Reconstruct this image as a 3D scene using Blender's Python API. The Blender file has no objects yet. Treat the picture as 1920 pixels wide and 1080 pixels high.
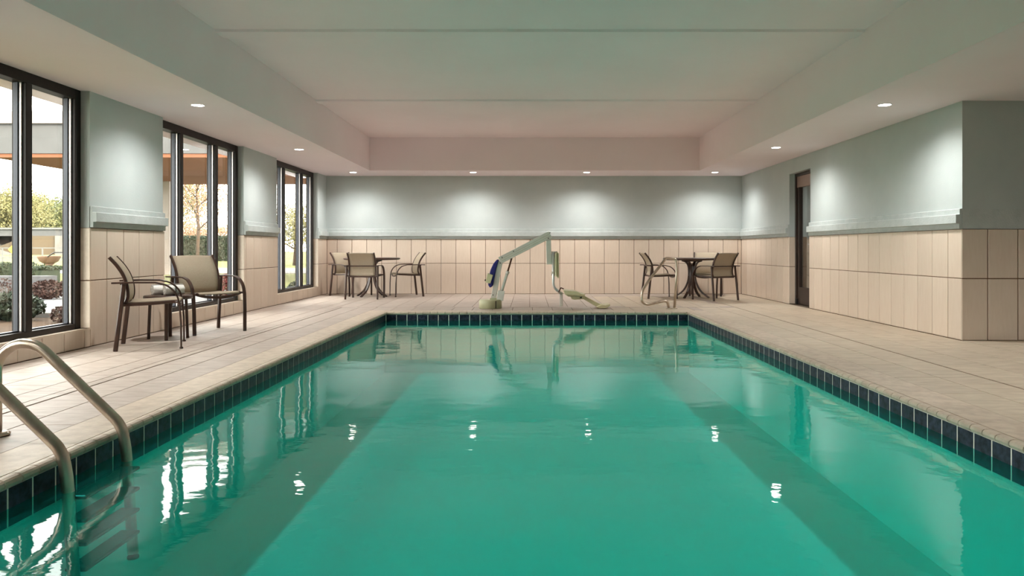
import bpy, bmesh, math, random
from mathutils import Vector, Matrix
random.seed(7)
S = 0.3048                      # everything below is measured in feet and stored in metres
sc = bpy.context.scene
COL = sc.collection

# ---------------------------------------------------------------- camera
EYE = 3.035
FPX, VPX, VPY = 1405.0, 992.0, 466.5
cd = bpy.data.cameras.new('camera'); cam = bpy.data.objects.new('camera', cd); COL.objects.link(cam)
cam.location = (0, 0, EYE * S); cam.rotation_euler = (math.pi / 2, 0, 0)
cd.sensor_width = 36; cd.lens = FPX / 1920 * 36
cd.shift_x = (960 - VPX) / 1920; cd.shift_y = (VPY - 540) / 1920
cd.clip_start = .05; cd.clip_end = 2000
sc.camera = cam

# ---------------------------------------------------------------- world, sun, exposure
w = bpy.data.worlds.new('sky'); sc.world = w; w.use_nodes = True
bg = w.node_tree.nodes['Background']
bg.inputs[0].default_value = (1.0, .985, .97, 1); bg.inputs[1].default_value = 8.0
sd = bpy.data.lights.new('sun', 'SUN'); sd.energy = 8.0; sd.color = (1, .86, .66); sd.angle = .06
sun = bpy.data.objects.new('sun', sd); COL.objects.link(sun)
sun.rotation_euler = Vector((-.75, .45, -.30)).to_track_quat('-Z', 'Y').to_euler()
sun.location = (20, -20, 30)
sc.view_settings.view_transform = 'Standard'; sc.view_settings.look = 'None'
sc.view_settings.gamma = 1; sc.view_settings.exposure = 0.64
sc.view_settings.use_curve_mapping = False
sc.cycles.use_denoising = True
sc.cycles.max_bounces = 10; sc.cycles.diffuse_bounces = 6; sc.cycles.glossy_bounces = 4
sc.cycles.transparent_max_bounces = 16
sc.cycles.caustics_reflective = False; sc.cycles.caustics_refractive = False
sc.cycles.sample_clamp_indirect = 6

# ---------------------------------------------------------------- materials
def srgb(r, g, b):
    f = lambda c: (c / 255 / 12.92) if c / 255 <= .04045 else ((c / 255 + .055) / 1.055) ** 2.4
    return (f(r), f(g), f(b), 1)
class NT:
    def __init__(s, name):
        s.m = bpy.data.materials.new(name); s.m.use_nodes = True
        s.t = s.m.node_tree; s.b = s.t.nodes['Principled BSDF']; s.out = s.t.nodes['Material Output']
    def n(s, kind, **kw):
        x = s.t.nodes.new(kind)
        for k, v in kw.items():
            if k in x.inputs: x.inputs[k].default_value = v
            else: setattr(x, k, v)
        return x
    def l(s, a, b): s.t.links.new(a, b)
def mat(name, col, rough=.5, metal=0, var=None, scale=8, stretch=(1, 1, 1), bump=0, bscale=60, bstretch=(1, 1, 1),
        rnd=0, spec=.5, detail=4, coord='Object'):
    """col: main colour; var: second colour mixed in by noise; rnd: tone spread from piece to piece"""
    k = NT(name); b = k.b
    b.inputs['Roughness'].default_value = rough; b.inputs['Metallic'].default_value = metal
    b.inputs['Specular IOR Level'].default_value = spec
    b.inputs['Base Color'].default_value = col
    tc = k.n('ShaderNodeTexCoord'); src = tc.outputs[coord]
    oi = k.n('ShaderNodeObjectInfo')
    if rnd:
        sh = k.n('ShaderNodeVectorMath', operation='SCALE'); k.l(oi.outputs['Location'], sh.inputs[0]); sh.inputs['Scale'].default_value = 3.7
        ad = k.n('ShaderNodeVectorMath', operation='ADD'); k.l(src, ad.inputs[0]); k.l(sh.outputs[0], ad.inputs[1]); src = ad.outputs[0]
    last = None
    if var:
        mp = k.n('ShaderNodeMapping'); mp.inputs['Scale'].default_value = stretch; k.l(src, mp.inputs[0])
        no = k.n('ShaderNodeTexNoise', Scale=scale, Detail=detail, Roughness=.6); k.l(mp.outputs[0], no.inputs['Vector'])
        rp = k.n('ShaderNodeValToRGB'); rp.color_ramp.elements[0].position = .36; rp.color_ramp.elements[1].position = .66
        rp.color_ramp.elements[0].color = col; rp.color_ramp.elements[1].color = var
        k.l(no.outputs['Fac'], rp.inputs[0]); last = rp.outputs[0]
    if rnd:
        mr = k.n('ShaderNodeMapRange'); mr.inputs['To Min'].default_value = 1 - rnd; mr.inputs['To Max'].default_value = 1 + rnd
        k.l(oi.outputs['Random'], mr.inputs['Value'])
        hs = k.n('ShaderNodeHueSaturation'); hs.inputs['Color'].default_value = col
        if last: k.l(last, hs.inputs['Color'])
        k.l(mr.outputs[0], hs.inputs['Value']); last = hs.outputs[0]
    if last: k.l(last, b.inputs['Base Color'])
    if bump:
        mp = k.n('ShaderNodeMapping'); mp.inputs['Scale'].default_value = bstretch; k.l(src, mp.inputs[0])
        no = k.n('ShaderNodeTexNoise', Scale=bscale, Detail=3); k.l(mp.outputs[0], no.inputs['Vector'])
        bp = k.n('ShaderNodeBump', Strength=bump, Distance=.01); k.l(no.outputs['Fac'], bp.inputs['Height'])
        k.l(bp.outputs[0], b.inputs['Normal'])
    return k.m

M = {}
M['plaster'] = mat('plaster', srgb(186, 193, 191), .85, var=srgb(178, 186, 185), scale=1.2, bump=.12, bscale=90, spec=.2)
M['rail'] = mat('rail_plaster', srgb(186, 192, 190), .8, var=srgb(176, 183, 181), scale=9, bump=.3, bscale=70, spec=.2)
M['ceiling'] = mat('ceiling_paint', srgb(243, 230, 234), .9, var=srgb(239, 226, 230), scale=.7, bump=.06, bscale=80, spec=.15)  # pinkish tint offsets the green light the pool throws up
M['tray'] = mat('tray_bounce_offset', srgb(243, 229, 232), .9, var=srgb(239, 225, 228), scale=.7, bump=.06, bscale=80, spec=.15)  # soffit paint again, tinted to counter green bounce light in the tray
M['walltile'] = mat('wall_tile', srgb(215, 198, 181), .42, var=srgb(211, 193, 175), scale=40, stretch=(1, 1, .12), rnd=.035, bump=.05, bscale=300, spec=.35)
M['walltile_pale'] = mat('sill_tile', srgb(224, 208, 190), .4, var=srgb(216, 200, 182), scale=30, rnd=.03, spec=.35)
M['grout'] = mat('grout', srgb(112, 84, 62), .9, var=srgb(100, 75, 56), scale=20, spec=.1)
M['floortile'] = mat('floor_tile', srgb(180, 166, 155), .5, var=srgb(158, 142, 130), scale=5, stretch=(1, 3.2, 1), rnd=.05, bump=.05, bscale=30, bstretch=(1, 4, 1), spec=.3, detail=7)
M['floortile_warm'] = mat('floor_tile_warm', srgb(193, 178, 158), .5, var=srgb(173, 157, 137), scale=5, stretch=(1, 3.2, 1), rnd=.05, bump=.05, bscale=30, bstretch=(1, 4, 1), spec=.3, detail=7)
M['floorgrout'] = mat('floor_grout', srgb(120, 103, 88), .9, var=srgb(106, 91, 78), scale=20, spec=.1)
M['nose'] = mat('coping_stone', srgb(198, 181, 162), .5, var=srgb(178, 160, 142), scale=14, rnd=.05, bump=.08, bscale=40, spec=.3)
M['navy'] = mat('navy_tile', srgb(16, 18, 28), .4, var=srgb(54, 58, 76), scale=26, rnd=.15, spec=.18, detail=6)
M['whitegrout'] = mat('pale_grout', srgb(232, 226, 216), .8, spec=.2)
M['basin'] = mat('pool_plaster', srgb(206, 236, 230), .85, var=srgb(210, 238, 232), scale=1.5, spec=.1)
M['bronze'] = mat('bronze_frame', srgb(68, 44, 33), .36, 0, var=srgb(54, 35, 27), scale=12, spec=.5)
M['winframe'] = mat('window_bronze', srgb(30, 24, 22), .45, .0, var=srgb(38, 30, 27), scale=9, spec=.22)
M['bead'] = mat('aluminium_bead', srgb(196, 188, 184), .3, .7)
M['gasket'] = mat('gasket', srgb(60, 62, 70), .4, .3)
M['sling'] = mat('sling_fabric', srgb(174, 160, 140), .8, var=srgb(160, 146, 127), scale=160, bump=.25, bscale=420, spec=.2)
M['steel'] = mat('brushed_steel', srgb(206, 192, 176), .3, 1, var=srgb(182, 166, 150), scale=18, stretch=(1, 1, .3))
M['tread'] = mat('ladder_tread', srgb(52, 46, 40), .35, .0, var=srgb(34, 32, 28), scale=30)
M['liftgrey'] = mat('lift_grey', srgb(214, 209, 200), .45, 0, var=srgb(206, 201, 192), scale=6)
M['liftwhite'] = mat('lift_white', srgb(212, 212, 204), .4)
M['liftbase'] = mat('lift_base', srgb(178, 176, 142), .5, var=srgb(168, 166, 130), scale=5)
M['liftseat'] = mat('lift_seat', srgb(204, 196, 158), .5, var=srgb(194, 186, 148), scale=8)
M['liftpipe'] = mat('lift_pipe', srgb(196, 198, 196), .3, .6)
M['blue'] = mat('blue_canvas', srgb(30, 32, 120), .7, var=srgb(22, 24, 90), scale=30)
M['cream'] = mat('cream_plastic', srgb(206, 200, 160), .5)
M['black'] = mat('black_rubber', srgb(22, 20, 20), .6)
M['rust'] = mat('rod_brown', srgb(92, 56, 40), .4, .4)
M['towel'] = mat('towel', srgb(247, 244, 240), .95, var=srgb(238, 234, 229), scale=60, bump=.5, bscale=260, spec=.1)
M['doorframe'] = mat('door_bronze', srgb(40, 29, 25), .35, 0, var=srgb(52, 38, 32), scale=6)
M['doorhead'] = mat('door_header', srgb(150, 124, 112), .4, .3)
M['trimring'] = mat('light_trim', srgb(235, 232, 226), .4)
M['asphalt'] = mat('asphalt', srgb(83, 82, 82), .9, var=srgb(74, 72, 72), scale=.4)
M['lawn'] = mat('lawn', srgb(88, 93, 55), .95, var=srgb(103, 100, 63), scale=.5, spec=.1)
M['mulch'] = mat('mulch', srgb(70, 55, 42), .95, var=srgb(53, 41, 31), scale=6, spec=.1)
M['concrete'] = mat('concrete', srgb(112, 108, 104), .9, var=srgb(102, 99, 95), scale=.6, spec=.1)
M['stucco'] = mat('stucco_grey', srgb(85, 85, 85), .9, var=srgb(80, 80, 80), scale=2, spec=.1)
M['copper'] = mat('canopy_underside', srgb(118, 78, 58), .8, var=srgb(108, 69, 50), scale=.3, spec=.1)
M['parapet'] = mat('canopy_coping', srgb(136, 125, 117), .8)
M['bark'] = mat('bark', srgb(75, 58, 45), .95, var=srgb(56, 42, 32), scale=6)
M['earth'] = mat('embankment', srgb(82, 69, 52), .95, var=srgb(66, 55, 42), scale=.1)
M['leaf_green'] = mat('leaf_green', srgb(68, 75, 46), .8, var=srgb(95, 93, 63), scale=.35, spec=.2)
M['leaf_yellow'] = mat('leaf_yellow', srgb(118, 111, 75), .8, var=srgb(90, 90, 58), scale=.5, spec=.2)
M['leaf_autumn'] = mat('leaf_autumn', srgb(140, 106, 86), .8, var=srgb(123, 105, 80), scale=.5, spec=.2)
M['leaf_hedge'] = mat('leaf_hedge', srgb(26, 36, 23), .7, var=srgb(39, 48, 29), scale=3, spec=.3)
M['leaf_purple'] = mat('leaf_purple', srgb(50, 34, 30), .8, var=srgb(68, 47, 39), scale=3, spec=.2)
M['leaf_red'] = mat('leaf_red', srgb(92, 34, 34), .8, var=srgb(120, 54, 46), scale=3, spec=.2)
M['signyellow'] = mat('sign_yellow', srgb(240, 190, 40), .5)
M['terracotta'] = mat('terracotta', srgb(112, 84, 66), .8)
M['galv'] = mat('galvanised', srgb(96, 96, 94), .6, .3)

def glass_mat(name, tint, ior, rough=0.0):
    k = NT(name); k.t.nodes.remove(k.b)
    tr = k.n('ShaderNodeBsdfTransparent'); tr.inputs[0].default_value = tint
    gl = k.n('ShaderNodeBsdfGlossy'); gl.inputs['Roughness'].default_value = rough
    # Schlick reflectance from the facing angle, the same on both faces of the pane
    lw = k.n('ShaderNodeLayerWeight', Blend=.5); pw = k.n('ShaderNodeMath', operation='POWER'); k.l(lw.outputs['Facing'], pw.inputs[0]); pw.inputs[1].default_value = 5
    f0 = ((ior - 1) / (ior + 1)) ** 2
    fr = k.n('ShaderNodeMath', operation='MULTIPLY_ADD'); k.l(pw.outputs[0], fr.inputs[0]); fr.inputs[1].default_value = 1 - f0; fr.inputs[2].default_value = f0
    mx = k.n('ShaderNodeMixShader')
    k.l(fr.outputs[0], mx.inputs[0]); k.l(tr.outputs[0], mx.inputs[1]); k.l(gl.outputs[0], mx.inputs[2])
    k.l(mx.outputs[0], k.out.inputs[0]); return k.m
M['glass'] = glass_mat('window_glass', (.93, .95, .93, 1), 1.55)
def emit_mat(name, col, strength):
    k = NT(name); k.t.nodes.remove(k.b)
    e = k.n('ShaderNodeEmission', Strength=strength); e.inputs[0].default_value = col
    k.l(e.outputs[0], k.out.inputs[0]); return k.m
M['lens'] = emit_mat('lamp_lens', (1, .95, .86, 1), 30.0)
def water_mat():
    k = NT('pool_water'); k.t.nodes.remove(k.b)
    tc = k.n('ShaderNodeTexCoord')
    def noise(scale, stretch, det):
        mp = k.n('ShaderNodeMapping'); mp.inputs['Scale'].default_value = stretch; k.l(tc.outputs['Object'], mp.inputs[0])
        no = k.n('ShaderNodeTexNoise', Scale=scale, Detail=det, Roughness=.55); k.l(mp.outputs[0], no.inputs['Vector']); return no
    a = noise(1.1, (1, 1.25, 1), 3); b = noise(7, (.8, 1.6, 1), 3)
    m1 = k.n('ShaderNodeMath', operation='MULTIPLY_ADD'); k.l(b.outputs['Fac'], m1.inputs[0]); m1.inputs[1].default_value = .12; k.l(a.outputs['Fac'], m1.inputs[2])
    bp = k.n('ShaderNodeBump', Strength=1.0, Distance=.006); k.l(m1.outputs[0], bp.inputs['Height'])
    tr = k.n('ShaderNodeBsdfTransparent')
    # absorption grows with the slant path through the water: pale looking straight down, deep green at a shallow angle
    sl = k.n('ShaderNodeLayerWeight', Blend=.5); rp = k.n('ShaderNodeValToRGB'); k.l(sl.outputs['Facing'], rp.inputs[0])
    rp.color_ramp.elements[0].position = .16; rp.color_ramp.elements[0].color = (.96, .985, .98, 1)
    rp.color_ramp.elements[1].position = .58; rp.color_ramp.elements[1].color = (.04, .82, .74, 1)
    k.l(rp.outputs[0], tr.inputs[0])
    df = k.n('ShaderNodeBsdfDiffuse'); df.inputs[0].default_value = srgb(25, 208, 192)
    murk = k.n('ShaderNodeMixShader'); murk.inputs[0].default_value = .1
    k.l(tr.outputs[0], murk.inputs[1]); k.l(df.outputs[0], murk.inputs[2])
    gl = k.n('ShaderNodeBsdfGlossy'); gl.inputs['Roughness'].default_value = .02; k.l(bp.outputs[0], gl.inputs['Normal'])
    lw = k.n('ShaderNodeLayerWeight', Blend=.5); k.l(bp.outputs[0], lw.inputs['Normal'])
    pw = k.n('ShaderNodeMath', operation='POWER'); k.l(lw.outputs['Facing'], pw.inputs[0]); pw.inputs[1].default_value = 5.5
    fr = k.n('ShaderNodeMath', operation='MULTIPLY_ADD'); k.l(pw.outputs[0], fr.inputs[0]); fr.inputs[1].default_value = .98; fr.inputs[2].default_value = .015
    mx = k.n('ShaderNodeMixShader'); k.l(fr.outputs[0], mx.inputs[0]); k.l(murk.outputs[0], mx.inputs[1]); k.l(gl.outputs[0], mx.inputs[2])
    k.l(mx.outputs[0], k.out.inputs[0]); return k.m
M['water'] = water_mat()

# ---------------------------------------------------------------- mesh helpers
class MB:
    def __init__(s): s.v = []; s.f = []; s.sm = []
    def add(s, vs, fs, smooth=False):
        o = len(s.v); s.v += [tuple(v) for v in vs]
        for f in fs: s.f.append(tuple(i + o for i in f)); s.sm.append(smooth)
        return s
    def box(s, x0, x1, y0, y1, z0, z1):
        return s.add([(x, y, z) for x in (x0, x1) for y in (y0, y1) for z in (z0, z1)],
                     [(0, 1, 3, 2), (4, 6, 7, 5), (0, 4, 5, 1), (2, 3, 7, 6), (0, 2, 6, 4), (1, 5, 7, 3)])
    def prism(s, prof, a, b):
        """prof: list of 3-D points; swept from offset vector a to b"""
        n = len(prof); a = Vector(a); b = Vector(b)
        vs = [Vector(p) + a for p in prof] + [Vector(p) + b for p in prof]
        return s.add(vs, [tuple(range(n))[::-1], tuple(range(n, 2 * n))] + [(i, (i + 1) % n, n + (i + 1) % n, n + i) for i in range(n)])
    def tube(s, path, r, n=10, cap=True, flat=None):
        """round tube along path; r a number or one per point. flat=(w, t, side) makes a strap with wide axis along side"""
        P = [Vector(p) for p in path]; rings = []; up = None
        for i, p in enumerate(P):
            d = ((P[i + 1] - p).normalized() if i < len(P) - 1 else Vector((0, 0, 0))) + ((p - P[i - 1]).normalized() if i else Vector((0, 0, 0)))
            d.normalize()
            if flat:
                wv = Vector(flat[2]).normalized(); wv = (wv - d * wv.dot(d)).normalized(); nv = d.cross(wv)
                w_, t_ = flat[0] / 2, flat[1] / 2; c = t_ * .45
                rings.append([p + wv * a + nv * b for a, b in ((w_, t_ - c), (w_ - c, t_), (-w_ + c, t_), (-w_, t_ - c), (-w_, -t_ + c), (-w_ + c, -t_), (w_ - c, -t_), (w_, -t_ + c))])
                continue
            if up is None:
                up = Vector((0, 0, 1)) if abs(d.z) < .9 else Vector((1, 0, 0))
            u = (up - d * up.dot(d)).normalized(); up = u; v = d.cross(u)
            rr = r[i] if isinstance(r, (list, tuple)) else r
            rings.append([p + u * math.cos(t) * rr + v * math.sin(t) * rr for t in (2 * math.pi * j / n for j in range(n))])
        n = len(rings[0]); o = len(s.v)
        vs = [q for g in rings for q in g]; fs = []
        for i in range(len(rings) - 1):
            for j in range(n): fs.append((i * n + j, i * n + (j + 1) % n, (i + 1) * n + (j + 1) % n, (i + 1) * n + j))
        s.add(vs, fs, not flat)
        if cap:
            e = (len(rings) - 1) * n
            s.f.append(tuple(o + j for j in range(n))[::-1]); s.sm.append(False)
            s.f.append(tuple(o + e + j for j in range(n))); s.sm.append(False)
        return s
    def lathe(s, prof, c=(0, 0, 0), n=32, smooth=True):
        o = len(s.v); cx, cy, cz = c
        vs = [(cx + r * math.cos(2 * math.pi * j / n), cy + r * math.sin(2 * math.pi * j / n), cz + z) for r, z in prof for j in range(n)]
        fs = [(i * n + j, i * n + (j + 1) % n, (i + 1) * n + (j + 1) % n, (i + 1) * n + j) for i in range(len(prof) - 1) for j in range(n)]
        s.add(vs, fs, smooth)
        s.f.append(tuple(o + j for j in range(n))[::-1]); s.sm.append(False)
        e = (len(prof) - 1) * n; s.f.append(tuple(o + e + j for j in range(n))); s.sm.append(False)
        return s
    def mesh(s, name, m):
        me = bpy.data.meshes.new(name)
        me.from_pydata([(x * S, y * S, z * S) for x, y, z in s.v], [], s.f)
        me.polygons.foreach_set('use_smooth', s.sm)
        bm = bmesh.new(); bm.from_mesh(me); bmesh.ops.recalc_face_normals(bm, faces=bm.faces); bm.to_mesh(me); bm.free()
        me.materials.append(M[m] if isinstance(m, str) else m); me.update(); return me
    def build(s, name, m, parent=None, loc=None, bevel=0):
        o = bpy.data.objects.new(name, s.mesh(name, m)); COL.objects.link(o)
        if parent: o.parent = parent
        if loc: o.location = Vector(loc) * S
        if bevel:
            b = o.modifiers.new('bevel', 'BEVEL'); b.width = bevel * S; b.segments = 2; b.limit_method = 'ANGLE'; b.angle_limit = .7
        return o
def arc(c, r, a0, a1, n, u=(1, 0, 0), v=(0, 0, 1)):
    c = Vector(c); u = Vector(u); v = Vector(v)
    return [c + u * r * math.cos(a) + v * r * math.sin(a) for a in (math.radians(a0 + (a1 - a0) * i / n) for i in range(n + 1))]
def smooth_path(pts, n=6):
    P = [Vector(p) for p in pts]; P = [P[0] * 2 - P[1]] + P + [P[-1] * 2 - P[-2]]; out = []
    for i in range(1, len(P) - 2):
        a, b, c, d = P[i - 1:i + 3]
        for k in range(n):
            t = k / n
            out.append(.5 * ((2 * b) + (c - a) * t + (2 * a - 5 * b + 4 * c - d) * t * t + (3 * b - a - 3 * c + d) * t ** 3))
    out.append(P[-2]); return out
def rounded_path(pts, rad, n=6):
    """polyline with rounded corners"""
    P = [Vector(p) for p in pts]; out = [P[0]]
    for i in range(1, len(P) - 1):
        a = (P[i - 1] - P[i]); b = (P[i + 1] - P[i]); r = rad[i - 1] if isinstance(rad, (list, tuple)) else rad
        d = min(r, a.length * .49, b.length * .49); a = P[i] + a.normalized() * d; b = P[i] + b.normalized() * d
        out += [a * (1 - t) ** 2 + P[i] * 2 * t * (1 - t) + b * t * t for t in (k / n for k in range(n + 1))]
    out.append(P[-1]); return out
def tag(o, label=None, cat=None, group=None, kind=None):
    if label: o['label'] = label
    if cat: o['category'] = cat
    if group: o['group'] = group
    if kind: o['kind'] = kind
    return o
def empty(name, loc=(0, 0, 0), rz=0):
    o = bpy.data.objects.new(name, None); COL.objects.link(o); o.location = Vector(loc) * S; o.rotation_euler.z = rz
    o.empty_display_size = .1; return o
def copy_tree(o, parent=None):
    c = o.copy(); COL.objects.link(c); c.parent = parent
    for ch in o.children: copy_tree(ch, c)
    return c
def struct(o, label, cat): return tag(o, label, cat, kind='structure')
_tiles = {}
def piece(name, parent, m, cx, cy, cz, sx, sy, sz, face, ch=.012):
    """one tile: a box sx*sy*sz centred at c, chamfered round its visible face ('+x','-y','+z'...)"""
    key = (name, m, round(sx, 3), round(sy, 3), round(sz, 3), face)
    if key not in _tiles:
        ax = 'xyz'.index(face[1]); sg = 1 if face[0] == '+' else -1
        h = [sx / 2, sy / 2, sz / 2]; u, v = [i for i in range(3) if i != ax]
        def P(a, b, d):
            p = [0, 0, 0]; p[u] = a; p[v] = b; p[ax] = d * sg; return p
        vs = []
        for hu, hv, d in ((h[u], h[v], -h[ax]), (h[u], h[v], h[ax] - ch), (h[u] - ch, h[v] - ch, h[ax])):
            vs += [P(-hu, -hv, d), P(hu, -hv, d), P(hu, hv, d), P(-hu, hv, d)]
        fs = [(8, 9, 10, 11)] + [(i, (i + 1) % 4, 4 + (i + 1) % 4, 4 + i) for i in range(4)] + [(4 + i, 4 + (i + 1) % 4, 8 + (i + 1) % 4, 8 + i) for i in range(4)] + [(3, 2, 1, 0)]
        mb = MB(); mb.add(vs, fs); _tiles[key] = mb.mesh(name, m)
    o = bpy.data.objects.new(name, _tiles[key]); COL.objects.link(o); o.parent = parent
    o.location = (cx * S, cy * S, cz * S); return o
GAP = .026
def tile_run(parent, face, plane, us, zs, m='walltile', name='wall_tile', t=.035, gap=GAP):
    """tiles on a vertical wall. plane: coordinate of the tile's face; us: joint positions along the wall; zs: joint heights"""
    sg = 1 if face[0] == '+' else -1
    for i in range(len(us) - 1):
        for j in range(len(zs) - 1):
            u0, u1, z0, z1 = us[i], us[i + 1], zs[j], zs[j + 1]
            if u1 - u0 < gap * 2: continue
            cu, su, cz, sz = (u0 + u1) / 2, u1 - u0 - gap, (z0 + z1) / 2, z1 - z0 - gap
            c = plane - sg * t / 2
            if face[1] == 'x': piece(name, parent, m, c, cu, cz, t, su, sz, face)
            else: piece(name, parent, m, cu, c, cz, su, t, sz, face)
def joints(a, b, first):
    r = [a]; x = first
    while x < b - .05:
        if x > a + .05: r.append(x)
        x += 1.0
    return r + [b]

# ---------------------------------------------------------------- dimensions (feet)
XL, XR, YB = -13.61, 14.30, 50.46          # tile faces: left wall, right wall, back wall
YC, XFAR, YN = 24.77, 24.0, -9.0           # corner where the room widens; outer right wall; near wall
ZS, ZT = 7.94, 10.01                       # soffit and tray ceiling heights
TX0, TX1, TY0, TY1 = -10.03, 10.72, -6.0, 47.0
PX0, PX1, PY0, PY1 = -6.87, 7.64, 3.0, 35.9
ZW, ZB = -.40, -2.9                        # water level, basin bottom
ZTILE, ZROW = 3.69, 2.05                   # top of wall tile, joint between the rows
TP = .035; RC = .05                        # tile thickness; backing wall set behind the tile face by TP

# ---------------------------------------------------------------- floor
fl = MB()
for x0, x1, y0, y1 in ((-15.2, PX0 - .2, YN, 51), (PX1 + .2, XFAR + .5, YN, 51), (PX0 - .2, PX1 + .2, YN, PY0 - .2), (PX0 - .2, PX1 + .2, PY1 + .2, 51)):
    fl.box(x0, x1, y0, y1, -.6, -.014)
floor = struct(fl.build('floor', 'floorgrout'), 'beige stone tile deck running all around the pool', 'floor')
LX = [-13.58, -12.85, -11.72, -10.60, -9.97]
def col_tiles(x0, x1, y0, y1, off, ln=2.0, m='floortile', far=None):
    y = y0 - off
    while y < y1 - .02:
        a, b = max(y, y0), min(y + ln, y1); y += ln
        if b - a < .1: continue
        yield x0, x1, a, b
ftiles = []
# left deck beyond the joint strip, left deck by the pool, right, far
cols_left_outer = [(-13.60, -12.85), (-12.85, -11.72), (-11.72, -10.60), (-10.60, -9.97)]
for i, (a, b) in enumerate(cols_left_outer): ftiles += list(col_tiles(a, b, 2, YB, .67 * i))
JL, JR, JF = -9.68, 10.70, 38.75           # inside line of the movement joint round the pool
for i, (a, b) in enumerate([(-9.66, -8.75), (-8.75, -7.83)]): ftiles += list(col_tiles(a, b, 2, JF, .67 * i + .4))
ftiles += list(col_tiles(-9.97, -9.70, 2, JF + .2, .3, 2.0))
for i, (a, b) in enumerate([(8.62, 9.66), (9.66, JR - .03)]): ftiles += list(col_tiles(a, b, 4, JF, .9 * i + .3))
for i in range(3):
    a = JR + .03 + i * 1.19; ftiles += list(col_tiles(a, min(a + 1.19, XR - .02), 4, YB, .67 * i + .5))
for i in range(6):
    a = XR + i * 1.0; ftiles += list(col_tiles(a, a + 1.0, 8, YC + .05, .67 * i + .2))
x = -9.97; i = 0
while x < JR:
    b = min(x + 1.0, JR)
    ftiles += list(col_tiles(x, b, JF + .28, YB, .67 * i)); x = b; i += 1
x = -7.83; i = 0
while x < 8.62 - .05:
    b = min(x + 1.0, 8.62)
    ftiles += list(col_tiles(x, b, PY1 + .98, JF, .0)); x = b; i += 1
for i in range(20):
    a = -9.97 + i * 1.034; ftiles.append((a, a + 1.034, JF + .02, JF + .26))
def seen(t):
    cy = max(t[3], .5); px = VPX + FPX * (t[0] + t[1]) / 2 / cy
    return -150 < px < 2070 and cy > 6
def size_px(t):
    cy = (t[2] + t[3]) / 2; return (t[1] - t[0]) * (t[3] - t[2]) / cy ** 3
ftiles = sorted([t for t in ftiles if seen(t)], key=size_px, reverse=True)
stuff = MB()
for k, (a, b, c, d) in enumerate(ftiles):
    if k < 298:
        piece('floor_tile', floor, 'floortile' if (a + b) / 2 < 4 else 'floortile_warm', (a + b) / 2, (c + d) / 2, -.015, b - a - .022, d - c - .022, .03, '+z', .006)
    else:
        stuff.box(a + .007, b - .007, c + .007, d - .007, -.03, 0)
if stuff.v: tag(stuff.build('small_floor_tiles', 'floortile', floor), kind='stuff')

# ---------------------------------------------------------------- pool basin, coping, waterline tiles, water
pb = MB()
th = .5
pb.box(PX0 - th, PX0 - .03, PY0 - th, PY1 + th, ZB - .3, -.14); pb.box(PX1 + .03, PX1 + th, PY0 - th, PY1 + th, ZB - .3, -.14)
pb.box(PX0 - .03, PX1 + .03, PY1 + .03, PY1 + th, ZB - .3, -.14); pb.box(PX0 - .03, PX1 + .03, PY0 - th, PY0 - .03, ZB - .3, -.14)
pb.box(PX0 - .03, PX1 + .03, PY0 - .03, PY1 + .03, ZB - .3, ZB)
pool = struct(pb.build('pool_basin', 'basin'), 'rectangular swimming pool basin of pale plaster under green water', 'pool')
gb = MB()      # pale grout band behind the waterline tiles
gb.box(PX0 - .028, PX0 - .006, PY0, PY1, -.66, -.125); gb.box(PX1 + .006, PX1 + .028, PY0, PY1, -.66, -.125); gb.box(PX0, PX1, PY1 + .006, PY1 + .028, -.66, -.125)
tag(gb.build('grout_band', 'whitegrout', pool), 'pale grout between navy tiles')
tw, tz0, tz1 = .5, -.64, -.13
n = int((PX1 - PX0) / tw)
for i in range(n + 1):
    a = PX0 + .02 + i * .5; b = min(a + .5, PX1 - .01)
    if b - a > .1: piece('waterline_tile', pool, 'navy', (a + b) / 2, PY1 + .008, (tz0 + tz1) / 2, b - a - .036, .016, tz1 - tz0, '-y', .004)
y = PY1 - .02
while y > 8.4:
    piece('waterline_tile', pool, 'navy', PX0 - .008, y - .25, (tz0 + tz1) / 2, .016, .464, tz1 - tz0, '+x', .004)
    if y > 10.2: piece('waterline_tile', pool, 'navy', PX1 + .008, y - .25, (tz0 + tz1) / 2, .016, .464, tz1 - tz0, '-x', .004)
    y -= .5
# bullnose coping pieces: rounded nose, .35 ft long, overhanging the wall slightly
def nose_mesh(ln, key):
    prof = [(.0, -.13), (-.0, -.13)]
    pr = [(.16, -.125), (.02, -.125)] + [(-.03 + .075 - .075 * math.cos(a), -.052 - .073 * math.cos(a + math.pi / 2) * -1) for a in ()]
    pr = [(.98, -.125), (.02, -.125), (-.035, -.10), (-.06, -.055), (-.05, -.015), (-.02, .008), (.03, .018), (.09, .016), (.12, .004), (.98, .004)]
    mb = MB(); mb.prism([(0 + p, 0, z) for p, z in pr], (0, -ln / 2, 0), (0, ln / 2, 0)); return mb.mesh('coping_tile', 'nose')
NL = .35
nm = nose_mesh(NL - .012, 'a'); nmL = nose_mesh(NL * 2 - .0, 'b')
def nose_only():
    pr = [(.155, -.125), (.02, -.125), (-.035, -.10), (-.06, -.055), (-.05, -.015), (-.02, .008), (.03, .018), (.09, .016), (.14, .002), (.155, -.01)]
    mb = MB(); mb.prism([(p, 0, z) for p, z in pr], (0, -NL / 2 + .011, 0), (0, NL / 2 - .011, 0)); return mb.mesh('coping_nose', 'nose')
nm = nose_only()
def nose(x, y, rz):
    o = bpy.data.objects.new('coping_nose', nm); COL.objects.link(o); o.parent = pool; o.location = (x * S, y * S, 0); o.rotation_euler.z = rz
k = 0
y = PY1 + .1
while y > 7.5:
    nose(PX0, y - NL / 2, math.pi)
    if y > 10.0: nose(PX1, y - NL / 2, 0)
    y -= NL
x = PX0 + .04
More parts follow.
